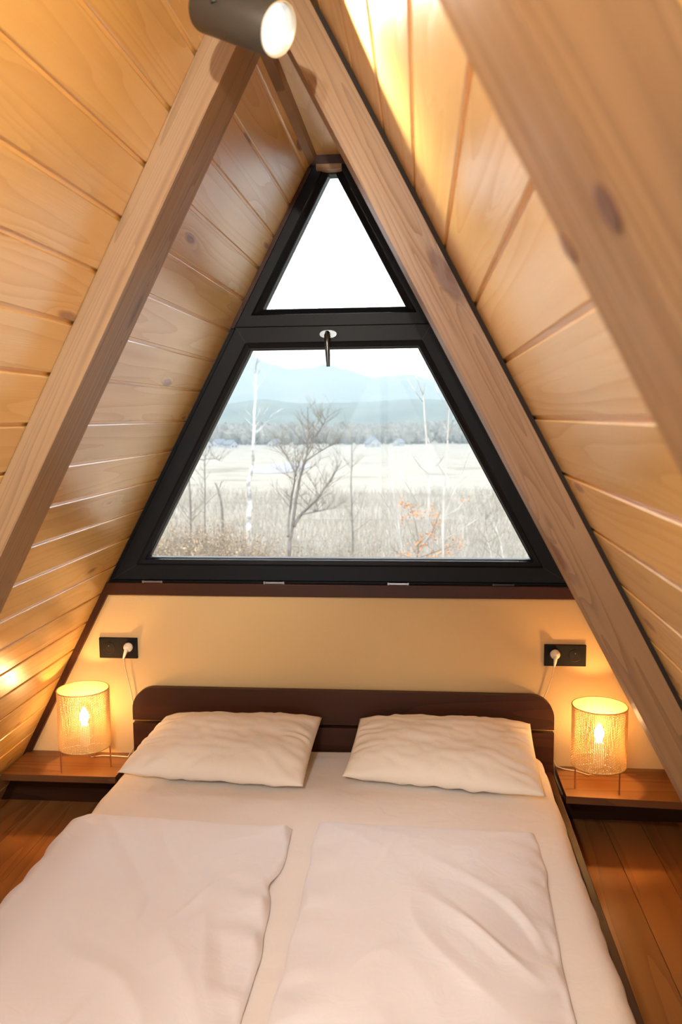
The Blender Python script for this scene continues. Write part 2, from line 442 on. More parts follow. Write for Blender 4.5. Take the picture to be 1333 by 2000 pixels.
# upper fixed triangle light
ws = 0.531
def wx(z, inset_h): return gx(z) - inset_h
e1 = 0.0006
up_poly = [(-(gx(1.985) - e1), 1.985), (gx(1.985) - e1, 1.985), (gx(2.596) - e1, 2.596), (-(gx(2.596) - e1), 2.596)]
win1 = thing('window_1', None, None, (0, 0.03, 2.0)); win1['kind'] = 'structure'
mb = MB(); frame_rings(mb, up_poly, [(0, 0.09), (0, 0.0), (0.046, 0.0), (0.050, 0.010), (0.052, 0.012), (0.068, 0.022), (0.068, 0.09)])
o = mb.build('frame', M['anthracite'], win1)
pin = inset(up_poly, 0.060)
mb = MB(); mb.prism([tuple(p) for p in pin], 0.040, 0.064, lambda a, b, y: (a, y, b)); mb.build('pane', M['glass'], win1)
pg = inset(up_poly, 0.066)
mb = MB(); frame_rings(mb, [tuple(p) for p in pg], [(0, 0.036), (0, 0.021), (0.0045, 0.027), (0.0045, 0.036)]); mb.build('gasket', M['gasket'], win1)

# lower opening sash in its fixed frame
win2 = thing('window_2', None, None, (0, 0.03, 1.04)); win2['kind'] = 'structure'
lo_poly = [(-(gx(1.037) - 0.0006), 1.037), (gx(1.037) - 0.0006, 1.037), (gx(1.984) - 0.0006, 1.984), (-(gx(1.984) - 0.0006), 1.984)]
mb = MB(); frame_rings(mb, lo_poly, [(0, 0.09), (0, 0.006), (0.045, 0.006), (0.045, 0.09)]); mb.build('frame', M['anthracite'], win2)
sp_ = [(-0.862, 1.046), (0.862, 1.046), (0.357, 1.990), (-0.357, 1.990)]
sp_ = [(-(gx(1.046) - 0.016), 1.046), (gx(1.046) - 0.016, 1.046), (gx(1.990) - 0.020, 1.990), (-(gx(1.990) - 0.020), 1.990)]
prof = [(0.0, 0.010), (0.0, -0.012), (0.004, -0.016), (0.058, -0.016), (0.064, -0.010), (0.078, -0.004), (0.082, 0.012), (0.082, 0.06)]
mb = MB(); frame_rings(mb, sp_, prof); sash = mb.build('sash', M['anthracite'], win2)
mb = MB(); mitre_lines(mb, sp_, 0.003, 0.060, -0.0162); mb.build('mitre_joint', M['gasket'], sash)
pin = inset(sp_, 0.072)
mb = MB(); mb.prism([tuple(p) for p in pin], 0.022, 0.046, lambda a, b, y: (a, y, b)); mb.build('pane', M['glass'], sash)
pg = inset(sp_, 0.080)
mb = MB(); frame_rings(mb, [tuple(p) for p in pg], [(0, 0.022), (0, 0.006), (0.0045, 0.012), (0.0045, 0.022)]); mb.build('gasket', M['gasket'], sash)
# handle: oval rose and lever that hangs into the room
hx, hz = -0.016, 1.957
hroot = MB()
def oval(cx, cz, rx, rz, k=32): return [(cx + rx * math.copysign(abs(math.cos(t)) ** 0.75, math.cos(t)), cz + rz * math.sin(t)) for t in [2 * math.pi * i / k for i in range(k)]]
hroot.prism(oval(hx, hz, 0.031, 0.014), -0.024, -0.015, lambda a, b, y: (a, y, b))
rose = hroot.build('handle', M['handle'], sash); rose['label'] = 'grey metal oval handle plate'
soften(rose, 0.002, 2)
mb = MB()
mb.tube([(hx, -0.020, hz + .001), (hx, -0.052, hz + .001), (hx, -0.062, hz - 0.006), (hx, -0.066, hz - 0.03), (hx + .002, -0.064, hz - 0.075), (hx + .003, -0.060, hz - 0.118)], [0.009, 0.009, 0.0105, 0.0095, 0.0085, 0.0065], 12)
mb.build('lever', M['handle'], rose, smooth=True)
for k, hx_ in enumerate((-0.702, -0.232, 0.235, 0.62)):
    mb = MB(); mb.box((hx_ - 0.034, -0.020, 1.0365), (hx_ + 0.034, 0.012, 1.0445), axis=0, bevel=0.0015)
    mb.box((hx_ - 0.040, -0.022, 1.0362), (hx_ - 0.033, 0.010, 1.0462), bevel=0.001); mb.box((hx_ + 0.033, -0.022, 1.0362), (hx_ + 0.040, 0.010, 1.0462), bevel=0.001)
    mb.build('hinge_cover', M['steel'] if k < 3 else M['gasket'], win2)

# back window (behind the camera): daylight comes in through it
win3 = thing('window_3', None, None, (0, ROOM_BACK - 0.05, 0.25)); win3['kind'] = 'structure'
mb = MB(); frame_rings(mb, bw, [(0, -4.39), (0, -4.3), (0.06, -4.3), (0.06, -4.39)])
mb.box((-0.03, -4.38, 0.70), (0.03, -4.32, 2.2)); mb.build('frame', M['anthracite'], win3)
mb = MB(); mb.prism([tuple(p) for p in inset(bw, 0.05)], -4.36, -4.34, lambda a, b, y: (a, y, b)); mb.build('pane', M['glass'], win3)

# ------------------------------------------------------------------ rafters
XM = -0.017
def rafter(side, o0, o1, y0, y1, seed, label, bevel=0.005):
    def line_top(off):           # where the offset line reaches the ridge plane
        x0, z0 = roof(side, 0, off); x1, z1 = roof(side, 2.6, off)
        t = (XM + side * 0.0008 - x0) / (x1 - x0); return (x0 + (x1 - x0) * t, z0 + (z1 - z0) * t)
    def bot(off):
        x0, z0 = roof(side, FZ + 0.001, off); x1, z1 = roof(side, 1, off)
        t = (FZ + 0.001 - z0) / (z1 - z0); return (x0 + (x1 - x0) * t, FZ + 0.001)
    to, ti = line_top(o0), line_top(o1)
    if to[1] > 2.584:           # stop under the ridge board
        x0, z0 = bot(o0); t = (2.584 - z0) / (to[1] - z0); to = (x0 + (to[0] - x0) * t, 2.584)
        poly = [bot(o0), bot(o1), ti, (ti[0], 2.584), to] if abs(to[0] - ti[0]) > 1e-4 else [bot(o0), bot(o1), ti, to]
    else: poly = [bot(o0), bot(o1), ti, to]
    org = ((poly[0][0] + poly[1][0]) / 2, (y0 + y1) / 2, FZ)
    t = thing('roof_rafter', label, 'beam', org)
    mb = MB()
    def g(p):
        al = p[2] * NORM * 0.89 + abs(p[0]) * -0.47
        return (al, (side * p[0] * 0.883 + p[2] * 0.469) * 1.0 + p[1] * 0.9, seed)
    mb.prism(poly, y0, y1, lambda a, b, y: (a, y, b), g)
    o = mb.build('timber', M['beam'], t); soften(o, bevel, 3, 50)
    return t
rafter(-1, 0.0008, 0.071, -1.292, -1.135, 2.4, 'brown stained sloping rafter on the left boarded slope, nearer than the window')
r2 = rafter(1, 0.011, 0.092, -1.292, -1.145, 17.7, 'long brown rafter running down right beside the black window frame, dark gap behind it')
mb = MB()
pk = [roof(1, 0.6, 0.0006), roof(1, 2.50, 0.0006), roof(1, 2.50, 0.0102), roof(1, 0.6, 0.0102)]
mb.prism(pk, -1.284, -1.146, lambda a, b, y: (a, y, b)); mb.build('gap_shade_strip', M['gap'], r2)  # dark strip added as the gap's shade, stops window light showing through
r3 = rafter(1, 0.0008, 0.070, -2.66, -2.52, 31.9, 'blurred rafter closest to the viewer, crossing the top right corner', bevel=0.010)
inn = Vector((-1, 0, -SL)) / NORM; d_ = Vector((SL, 0, -1)) / NORM      # plugs let into the inner face
for (qx, qy), ra, mm in (((1188, 405), 0.0145, 'plug'), ((1110, 482), 0.0115, 'plug_pale')):
    ray = at(qx, qy, 0) - CAM; c_ = -HW / NORM + 0.070
    p = CAM + ray * ((c_ - inn.dot(CAM)) / inn.dot(ray))
    mb = MB(); mb.lathe([(ra, -0.004), (ra, 0.0006), (ra * 0.9, 0.0011), (0.0004, 0.0011)], p, inn, 28)
    mb.build('wood_plug', M[mm], r3)

# ------------------------------------------------------------------ spotlights on the ridge
def spotlight(label, rim, axis, length=0.112, r=0.0285, watts=SPOT_W, cone=75, colour=(1.0, 0.90, 0.75), group=None, blend=0.5):
    rim = Vector(rim); ax = Vector(axis).normalized(); back = rim - ax * length
    mount = Vector((XM, back.y + 0.01, 2.585))
    t = thing('spotlight', label, 'spotlight', mount, group)
    mb = MB()
    mb.lathe([(0.001, 0), (r * .86, 0), (r * .97, 0.0015), (r, 0.005), (r, length - 0.001), (r * 0.985, length), (r * 0.93, length - 0.0005)], back, ax, 40)
    mb.build('housing', M['spot_black'], t, smooth=True)
    mb = MB(); mb.lathe([(r * 0.985, 0.0), (r * 0.97, 0.0008), (r * 0.92, 0.0006), (r * 0.89, -0.010), (r * .83, -0.020)], rim, ax, 40)
    mb.build('rim_ring', M['pale_rim'], t, smooth=True)
    mb = MB(); mb.lathe([(r * 0.835, -0.0195), (r * 0.5, -0.0185), (0.0005, -0.018)], rim, ax, 32); mb.build('lens', M['spot_lens'], t, smooth=True)
    mid = back + ax * length * 0.35
    top = Vector((mount.x, mid.y, 2.57)); 
    side_ = Vector((mid.x, mid.y, mid.z)) + Vector((0, 0.0, 0)) - ax.cross(Vector((0, 0, 1))).normalized() * -r
    mb = MB(); mb.tube([side_, side_ + Vector((0, 0, 0.03)), top + Vector((0, 0, -0.05)), top], [0.006, 0.006, 0.006, 0.006], 10); mb.build('arm', M['spot_black'], t, smooth=True)
    mb = MB(); mb.lathe([(0.0005, -0.028), (0.034, -0.028), (0.036, -0.025), (0.036, -0.0005), (0.0005, -0.0005)], (top.x, top.y, 2.585), (0, 0, 1), 32); mb.build('mount', M['spot_black'], t, smooth=True)
    l = lamp_obj('spot_beam', 'SPOT', rim - ax * 0.002 - t.location, ax, energy=watts, spot_size=math.radians(cone), spot_blend=blend, shadow_soft_size=0.012, color=colour)
    l.parent = t
    return t
rim1 = at(545, 58, -1.66)
spotlight('black cylinder spotlight hanging at the top, its lit round lens facing right', rim1, (0.80, -0.40, -0.445), length=0.172, r=0.0435, watts=24, cone=120)
BACK = 'added ridge spotlights behind the viewer'  # unseen spots put in to light the bed, slopes and rafters
spotlight('added black cylinder spotlight behind the viewer aimed down at the bed', (-0.04, -3.70, 2.30), (-0.26, 0.76, -0.62), length=0.172, r=0.0435, watts=142, cone=66, colour=(0.92, 0.97, 1.0), group=BACK)
spotlight('added black cylinder spotlight behind the viewer aimed at the left slope', (0.14, -3.22, 2.18), (-0.50, 0.86, 0.02), length=0.172, r=0.0435, watts=150, cone=76, group=BACK)
spotlight('added black cylinder spotlight above the viewer aimed at the right slope', (-0.10, -2.80, 2.28), (0.75, 0.28, -0.50), length=0.172, r=0.0435, watts=42, cone=120, colour=(1.0, 0.93, 0.84), group=BACK)
spotlight('added black cylinder spotlight behind the viewer aimed straight along the ridge', (0.0, -3.95, 2.24), (0.0, 1.0, -0.02), length=0.172, r=0.0435, watts=62, cone=32, colour=(1.0, 0.93, 0.84), group=BACK, blend=0.8)

# ------------------------------------------------------------------ bed
BX = 0.011
bed = thing('double_bed', 'low dark stained double bed with slatted headboard against the gable wall', 'bed', (BX, -1.05, FZ))
def head_plank(z0, z1, r, seed):
    x0, x1 = -0.786, 0.808; pts = [(x0, z0), (x1, z0)]
    if r > 0:
        for k in range(11):
            a = math.pi / 2 * k / 10; pts.append((x1 - r + r * math.cos(a), z1 - r + r * math.sin(a)))
        for k in range(11):
            a = math.pi / 2 * (1 + k / 10); pts.append((x0 + r + r * math.cos(a), z1 - r + r * math.sin(a)))
    else: pts += [(x1, z1), (x0, z1)]
    mb = MB(); mb.prism(pts, -0.055, -0.027, lambda a, b, y: (a, y, b), lambda p: (p[0], p[2] + p[1], seed))
    o = mb.build('headboard_plank', M['walnut'], bed); soften(o, 0.004, 2)
head_plank(0.507, 0.636, 0.085, 3.1); head_plank(0.27, 0.494, 0.0, 6.7)
for x0 in (-0.60, 0.54):
    mb = MB(); mb.box((x0, -0.0265, FZ + 0.001), (x0 + 0.09, -0.004, 0.58), axis=2, bevel=0.002); mb.build('headboard_post', M['walnut'], bed)
for s in (-1, 1):
    mb = MB(); xo = BX + s * 0.792; mb.box((min(xo, xo - s * 0.024), -2.10, FZ + 0.012), (max(xo, xo - s * 0.024), -0.056, 0.348), axis=1, bevel=0.003); mb.build('side_rail', M['walnut'], bed)
mb = MB(); mb.box((BX - 0.767, -2.10, FZ + 0.012), (BX + 0.767, -2.076, 0.348), axis=0, bevel=0.003); mb.build('foot_rail', M['walnut'], bed)
for sx in (-1, 1):
    for yy in (-2.06, -0.13):
        mb = MB(); xx = BX + sx * 0.74; mb.box((xx - 0.03, yy, FZ), (xx + 0.03, yy + 0.06, 0.18), axis=2, bevel=0.003); mb.build('leg', M['walnut'], bed)
mb = MB(); mb.box((BX - 0.767, -2.072, 0.18), (BX + 0.767, -0.058, 0.198), axis=1); mb.build('slat_base', M['shelf'], bed)

def sstep(a, b, x):
    t = max(0.0, min(1.0, (x - a) / (b - a))); return t * t * (3 - 2 * t)
def nz(x, y, z=0.0): return noise.noise(Vector((x, y, z)))

MT = 0.42
mat_ = thing('mattress', 'thick double mattress under a fitted white sheet, on the dark bed', 'mattress', (BX, -1.06, 0.2))
mb = MB(); mb.box((BX - 0.748, -2.066, 0.2), (BX + 0.748, -0.066, MT - 0.012), bevel=0.03); mb.build('mattress_core', M['sheet'], mat_)
# fitted sheet: top with rounded shoulders and drop on the sides
rows = []; ny = 150
for j in range(ny + 1):
    y = -0.060 - (2.012) * j / ny
    yend = min((-0.060 - y), (y + 2.072)); dip = -0.035 * (1 - sstep(0, 0.05, yend)) ** 2
    row = []
    n_top = 90
    wob = 0.004 * nz(y * 3, 4.4) + 0.003 * nz(y * 9, 1.4)
    prof = []
    Wd = 0.758 + wob
    R = 0.05
    prof.append((-Wd - 0.002, 0.262)); prof.append((-Wd, 0.31))
    for k in range(7):
        a = math.pi - math.pi / 2 * k / 6; prof.append((-Wd + R + R * math.cos(a), MT - R + R * math.sin(a)))
    for k in range(1, n_top): prof.append((-Wd + R + (2 * Wd - 2 * R) * k / n_top, MT))
    for k in range(7):
        a = math.pi / 2 - math.pi / 2 * k / 6; prof.append((Wd - R + R * math.cos(a), MT - R + R * math.sin(a)))
    prof.append((Wd, 0.31)); prof.append((Wd + 0.002, 0.262))
    for (x, z) in prof:
        side = 1 - sstep(0.70, 0.77, abs(x))
        h = 0.006 * nz(x * 4, y * 5) * side + 0.0025 * nz(x * 3 + y * 11, y * 16 - x * 6)
        row.append((BX + x + (0.004 * nz(y * 14, x * 3) if side < 0.5 else 0), y, z + h + dip * (side + .2)))
    rows.append(row)
mb = MB(); mb.grid(rows); mb.grid([[(p[0] * 0.999 , p[1], p[2] - 0.003) for p in r] for r in rows], flip=True)
mb.build('fitted_sheet', M['sheet'], mat_, smooth=True)

# pillows
def pillow(label, BL, BR, FR, FL, puff, seed, n=70):
    BL, BR, FR, FL = map(Vector, (BL, BR, FR, FL)); c = (BL + BR + FR + FL) / 4 + Vector((0, 0, 0.0))
    for q in (BL, BR, FR, FL): q.z += 0.006
    nrm = ((BR - FL).cross(BL - FR)).normalized()
    if nrm.z < 0: nrm = -nrm
    def surf(u, v, sgn):
        # concave sides between pointed corners
        uu = u * (1 - 0.018 * (1 - v * v)); vv = v * (1 - 0.030 * (1 - u * u))
        p = (FL * (1 - uu) * (1 - vv) + FR * (1 + uu) * (1 - vv) + BL * (1 - uu) * (1 + vv) + BR * (1 + uu) * (1 + vv)) / 4
        t = (max(0, 1 - abs(u) ** 3.2) ** 0.52) * (max(0, 1 - abs(v) ** 2.8) ** 0.54)
        h = puff * t
        e = 1 - t
        wr = 0.010 * nz(u * 1.6 + seed, v * 1.7, seed) * t
        ed = max(abs(u), abs(v))
        wr += 0.0045 * nz(u * 7 + v * 3 + seed, v * 5 - u * 2, seed * 2) * min(1, t * 3)
        an = math.atan2(v, u)
        wr += 0.006 * math.sin(an * 22 + 5 * nz(u * 3, v * 3, seed)) * sstep(0.55, 1.0, ed) * min(1, t * 2.5) * (0.4 + 0.6 * abs(nz(an * 2, seed, 0)))
        return p + nrm * (sgn * (h * (1.0 if sgn > 0 else 0.75)) + wr)
    rows_t = [[surf(-1 + 2 * i / n, -1 + 2 * j / n, 1) for i in range(n + 1)] for j in range(n + 1)]
    rows_b = [[surf(-1 + 2 * i / n, -1 + 2 * j / n, -1) for i in range(n + 1)] for j in range(n + 1)]
    mb = MB(); mb.grid(rows_t); mb.grid(rows_b, flip=True)
    o = mb.build('pillow', M['pillow'], smooth=True, merge=True, origin=c)
    tag(o, label, 'pillow', 'pillows against the headboard'); return o
pillow('plump cream pillow on the left half of the bed, beside the left lamp', (-0.640, -0.10, 0.535), (-0.045, -0.10, 0.545), (-0.065, -0.49, 0.452), (-0.715, -0.425, 0.452), 0.074, 1.7)
pillow('plump cream pillow on the right half of the bed, beside the right lamp', (0.095, -0.10, 0.545), (0.715, -0.10, 0.54), (0.715, -0.50, 0.450), (0.055, -0.40, 0.452), 0.074, 5.1)

# duvets
def duvet(label, edge_in, edge_out, y_top, seed, thick, hang=None, nu=150, nv=190):
    """edge_in(y), edge_out(y): x of both long edges on the mattress top; hang: x where it bends down over the mattress side and the drop"""
    y_end = -2.02
    top = []; bot = []
    for j in range(nv + 1):
        v = j / nv; y0 = y_top(0) + (y_end - y_top(0)) * v
        rt = []; rb = []
        for i in range(nu + 1):
            u = i / nu
            y = y_top(u) + (y_end - y_top(u)) * v
            xi, xo = edge_in(y), edge_out(y)
            if hang:
                bend, drop = hang; R = 0.055; s = 1 if xo > xi else -1
                flat = abs(bend - xi); arc = R * math.pi / 2; dr = drop + 0.008 * nz(y * 2.2, seed) + 0.004 * nz(y * 7, seed)
                L = flat + arc + dr; a = L * u
                if a < flat: cx, cz, nx_, nz_ = xi + s * a, 0, 0, 1
                elif a < flat + arc:
                    th = (a - flat) / R; cx = bend + s * R * math.sin(th); cz = -R * (1 - math.cos(th)); nx_, nz_ = s * math.sin(th), math.cos(th)
                else: cx = bend + s * (R + 0.03 * (a - flat - arc)); cz = -R - (a - flat - arc); nx_, nz_ = s * 0.99, 0.1
            else: cx, cz, nx_, nz_ = xi + (xo - xi) * u, 0, 0, 1
            du = min(u, 1 - u) * abs(edge_out(-1) - edge_in(-1)) ; dv = min(v, 1 - v) * abs(y_end - y_top(u))
            d = min(du, dv)
            prof = math.sqrt(max(0.0, 1 - (1 - min(1, d / 0.055)) ** 2))
            soft = sstep(0, 0.10, d)
            h = thick * (0.28 * prof + 0.72 * sstep(0, 0.22, d)) 
            wx_, wy_ = cx * 1.0, y
            h += soft * 0.014 * nz(wx_ * 3.1 + seed, wy_ * 2.6, seed)
            # drawn wrinkles: ridged diagonal folds
            q = nz((wx_ * 0.8 + wy_ * 0.5) * 7 + seed, (wy_ * 0.8 - wx_ * 0.55) * 2.4, seed + 3)
            h += soft * 0.016 * (1 - min(1, abs(q) * 3.2)) * max(0, 0.25 + nz(wx_ * 2 + seed, wy_ * 2, seed + 9))
            q2 = nz((wx_ * 0.9 - wy_ * 0.4) * 14 + seed, (wy_ * 0.9 + wx_ * 0.4) * 5, seed + 6)
            h += soft * 0.007 * (1 - min(1, abs(q2) * 2.5)) * max(0, 0.2 + nz(wx_ * 3, wy_ * 3 + seed, seed + 4))
            # gathers along the long edges
            eg = math.exp(-((du) / 0.085) ** 2)
            gth = nz(y * 13 + seed, u * 4, seed + 2)
            h += eg * 0.018 * max(-0.3, gth) * sstep(0, 0.02, d)
            ex = 0.008 * nz(y * 9 + seed, 3.3 + u) * math.exp(-(du / 0.05) ** 2)
            zb = MT + 0.0085 + 0.003 * nz(cx * 4, y * 4)
            rt.append((cx + nx_ * h + ex, y + 0.006 * nz(cx * 9, seed) * math.exp(-(dv / .05) ** 2), zb + cz + nz_ * h))
            rb.append((cx + ex, y, zb + cz - 0.001 * nz_ ))
        top.append(rt); bot.append(rb)
    mb = MB(); mb.grid(top); mb.grid(bot, flip=True)
    c = Vector(((edge_in(-1) + edge_out(-1)) / 2, -1.35, MT))
    o = mb.build('duvet', M['duvet'], smooth=True, merge=True, origin=c)
    return tag(o, label, 'duvet', 'duvets on the bed')
duvet('white duvet folded along the left half of the bed, hanging over the left side',
      lambda y: -0.062 + 0.016 * sstep(-0.95, -1.55, y) - 0.022 * math.exp(-((y + 1.03) / 0.05) ** 2) - 0.012 * sstep(-0.70, -0.64, y), lambda y: -0.80,
      lambda u: -0.722 + 0.055 * u, 2.3, 0.052, hang=(-0.700, 0.014))
duvet('white duvet folded along the right half of the bed, ending short of the right edge',
      lambda y: 0.012 + 0.012 * nz(y * 3, 2) - 0.006 * sstep(-1.2, -1.6, y), lambda y: 0.657 - 0.03 * sstep(-0.8, -1.6, y) + 0.008 * nz(y * 4, 9),
      lambda u: -0.672 - 0.02 * u, 8.9, 0.040)

# ------------------------------------------------------------------ wall shelves used as bedside tables
def side_shelf(label, pts, z0, z1, seed):
    c = Vector((sum(p[0] for p in pts) / 4, 0, z0))
    mb = MB()
    A = [(p[0], p[1], z0) for p in pts]; B = [(p[0], p[1], z1) for p in pts]
    def g(p): return (p[0], p[1] + p[2], seed)
    for q in (A, B[::-1], *[[A[i], A[(i + 1) % 4], B[(i + 1) % 4], B[i]] for i in range(4)]): mb.poly(q, [g(p) for p in q])
    o = mb.build('bedside_shelf', M['shelf'], origin=c); soften(o, 0.002)
    tag(o, label, 'shelf', 'bedside shelves'); return o
sl = side_shelf('brown wooden bedside shelf between the left boarded slope and the bed', [(-1.236, -0.229), (-0.800, -0.226), (-0.800, -0.001), (-1.236, -0.001)], 0.326, 0.351, 14.2)
sr = side_shelf('brown wooden bedside shelf between the bed and the right boarded slope', [(0.822, -0.256), (1.236, -0.276), (1.236, -0.001), (0.822, -0.001)], 0.321, 0.347, 18.8)

# ------------------------------------------------------------------ bedside lamps with their cord and plug
def cane_shade(c, r, z0, z1):
    mb = MB(); na = 96; nr = 46; t = 0.00075; wd = 0.0011
    for k in range(na):
        a = 2 * math.pi * k / na; e = (-math.sin(a), math.cos(a)); n2 = (math.cos(a), math.sin(a))
        rows = []
        for z in (z0, z1):
            rows.append([(c[0] + n2[0] * (r + s * t) + e[0] * q * wd, c[1] + n2[1] * (r + s * t) + e[1] * q * wd, z) for s, q in ((-1, -1), (1, -1), (1, 1), (-1, 1))])
        mb.grid(rows, closed_v=True)
    for k in range(1, nr):
        z = z0 + (z1 - z0) * k / nr; rows = []
        for i in range(72):
            a = 2 * math.pi * i / 72; n2 = (math.cos(a), math.sin(a)); off = 0.0006 * (1 if (i + k) % 2 else -1)
            rows.append([(c[0] + n2[0] * (r + off + s * t * .8), c[1] + n2[1] * (r + off + s * t * .8), z + q * wd) for s, q in ((-1, -1), (1, -1), (1, 1), (-1, 1))])
        mb.grid(rows, closed_u=True, closed_v=True)
    return mb
def ring(mb, c, r, z, rad, k=64):
    rows = []
    for i in range(k):
        a = 2 * math.pi * i / k; n2 = Vector((math.cos(a), math.sin(a), 0))
        rows.append([Vector((c[0], c[1], z)) + n2 * (r + rad * math.cos(b)) + Vector((0, 0, rad * math.sin(b))) for b in [2 * math.pi * q / 6 for q in range(6)]])
    mb.grid(rows, closed_u=True, closed_v=True)
def bedside_lamp(label, c, zt, z0, z1, zb, legs, cord, plug, plug_dir):
    t = thing('table_lamp', label, 'lamp', (c[0], c[1], zt), 'cane bedside lamps')
    R = 0.0945
    sh = cane_shade(c, R, z0, z1).build('lamp_shade', M['cane'], t)
    for zr in (z1, z0):
        mb = MB(); ring(mb, c, R, zr, 0.0022); mb.build('rim', M['rim'], sh, smooth=True)
    for (lx, ly) in legs:
        d = Vector((lx - c[0], ly - c[1], 0)).normalized()
        mb = MB(); mb.tube([(c[0] + d.x * (R - .003), c[1] + d.y * (R - .003), z0 + 0.035), (c[0] + d.x * (R - .002), c[1] + d.y * (R - .002), zt + 0.0005)], 0.0026, 8); mb.build('leg', M['copper'], t, smooth=True)
    mb = MB()
    for (lx, ly) in legs:
        d = Vector((lx - c[0], ly - c[1], 0)).normalized(); mb.tube([(c[0], c[1], z0 + 0.004), (c[0] + d.x * R, c[1] + d.y * R, z0 + 0.004)], 0.0018, 6)
    mb.lathe([(0.001, z0 - 0.002), (0.016, z0 - 0.002), (0.017, z0), (0.017, zb - 0.034), (0.0135, zb - 0.031), (0.001, zb - 0.031)], (c[0], c[1], 0), (0, 0, 1), 20)
    mb.build('bulb_holder', M['white_plastic'], t, smooth=True)
    mb = MB(); mb.lathe([(0.0105, -0.031), (0.0120, -0.022), (0.0165, -0.010), (0.0175, 0.0), (0.0150, 0.012), (0.0095, 0.024), (0.004, 0.033), (0.0004, 0.037)], (c[0], c[1], zb), (0, 0, 1), 20, cap0=True)
    mb.build('bulb', M['bulb'], t, smooth=True)
    mb = MB(); mb.tube(cord, 0.0023, 8); cd_ = mb.build('cord', M['cable'], t, smooth=True)
    p = Vector(plug); d = Vector(plug_dir)
    mb = MB(); mb.lathe([(0.0005, 0.0), (0.0155, 0.0), (0.0175, 0.004), (0.0175, 0.014), (0.012, 0.020), (0.008, 0.026), (0.0005, 0.027)], p, (0, -1, 0), 24)
    mb.tube([p + Vector((0, -0.018, 0)), p + Vector((0, -0.026, -0.008)) + d * .2, p + Vector((0, -0.025, -0.026)) + d * .6, p + Vector((0, -0.022, -0.042)) + d], [0.007, 0.0075, 0.0055, 0.0032], 10)
    mb.build('plug', M['white_plastic'], cd_, smooth=True)
    return t
LZ = 0.351
bedside_lamp('glowing woven cane lamp on thin legs on the left bedside shelf', (-0.940, -0.150), LZ, 0.440, 0.658, 0.552,
    [(-1.010, -0.205), (-0.868, -0.140), (-0.945, -0.055)],
    [(-0.94, -0.15, 0.445), (-0.935, -0.13, 0.40), (-0.99 + .03, -0.06, 0.3545), (-0.919, -0.041, 0.3537), (-0.86, -0.042, 0.3537), (-0.815, -0.045, 0.3537), (-0.80, -0.018, 0.38), (-0.792, -0.016, 0.50), (-0.797, -0.015, 0.56), (-0.808, -0.016, 0.63), (-0.822, -0.020, 0.70), (-0.824, -0.030, 0.748)],
    (-0.806, -0.012, 0.783), (-0.016, 0, 0))
bedside_lamp('glowing woven cane lamp on thin legs on the right bedside shelf', (0.948, -0.158), 0.347, 0.427, 0.640, 0.540,
    [(0.862, -0.190), (1.008, -0.232), (1.000, -0.078)],
    [(0.948, -0.158, 0.43), (0.946, -0.14, 0.385), (0.93, -0.085, 0.352), (0.89, -0.045, 0.3495), (0.85, -0.030, 0.3495), (0.826, -0.016, 0.352), (0.79, -0.014, 0.42), (0.765, -0.014, 0.55), (0.771, -0.015, 0.607), (0.785, -0.016, 0.64), (0.802, -0.02, 0.695), (0.808, -0.028, 0.742)],
    (0.812, -0.012, 0.783), (-0.004, 0, 0))

# ------------------------------------------------------------------ wall sockets
def socket(label, cx, cz, group):
    t = thing('wall_socket', label, 'wall socket', (cx, -0.0005, cz), group)
    hw, hh = 0.076, 0.0405; wells = (cx - 0.0355, cx + 0.0355)
    mb = MB(); bm = bmesh.new()
    mb.box((cx - hw, -0.011, cz - hh), (cx + hw, -0.0005, cz + hh), bevel=0.002); mb.build('plate', M['black_plastic'], t)
    for wx0 in wells:
        mb = MB(); mb.lathe([(0.0225, 0.0), (0.0225, 0.0012), (0.0205, 0.0014), (0.0195, -0.0), (0.0190, 0.0002), (0.0005, 0.0002)], (wx0, -0.0111, cz), (0, -1, 0), 32)
        ww = mb.build('socket_well', M['black_deep'], t, smooth=False)
    return t
s1 = socket('black double wall socket above the left lamp, plug in its right half', -0.850, 0.7765, 'double wall sockets')
s2 = socket('black double wall socket above the right lamp, plug in its left half', 0.850, 0.7765, 'double wall sockets')
for cx in (-0.8855, 0.8855):
    par = s1 if cx < 0 else s2
    for dx, dz in ((0, 0.010),):
        mb = MB(); mb.lathe([(0.0024, 0), (0.0024, 0.006), (0.0015, 0.0075), (0.0003, 0.0078)], (cx + dx, -0.011, 0.7765 + dz), (0, -1, 0), 12); mb.build('earth_pin', M['steel'], par, smooth=True)
    for dx in (-0.0095, 0.0095):
        mb = MB(); mb.lathe([(0.0026, 0.0), (0.0026, 0.0008), (0.0003, 0.0008)], (cx + dx, -0.0113, 0.7765), (0, -1, 0), 12); mb.build('pin_hole', M['gasket'], par)

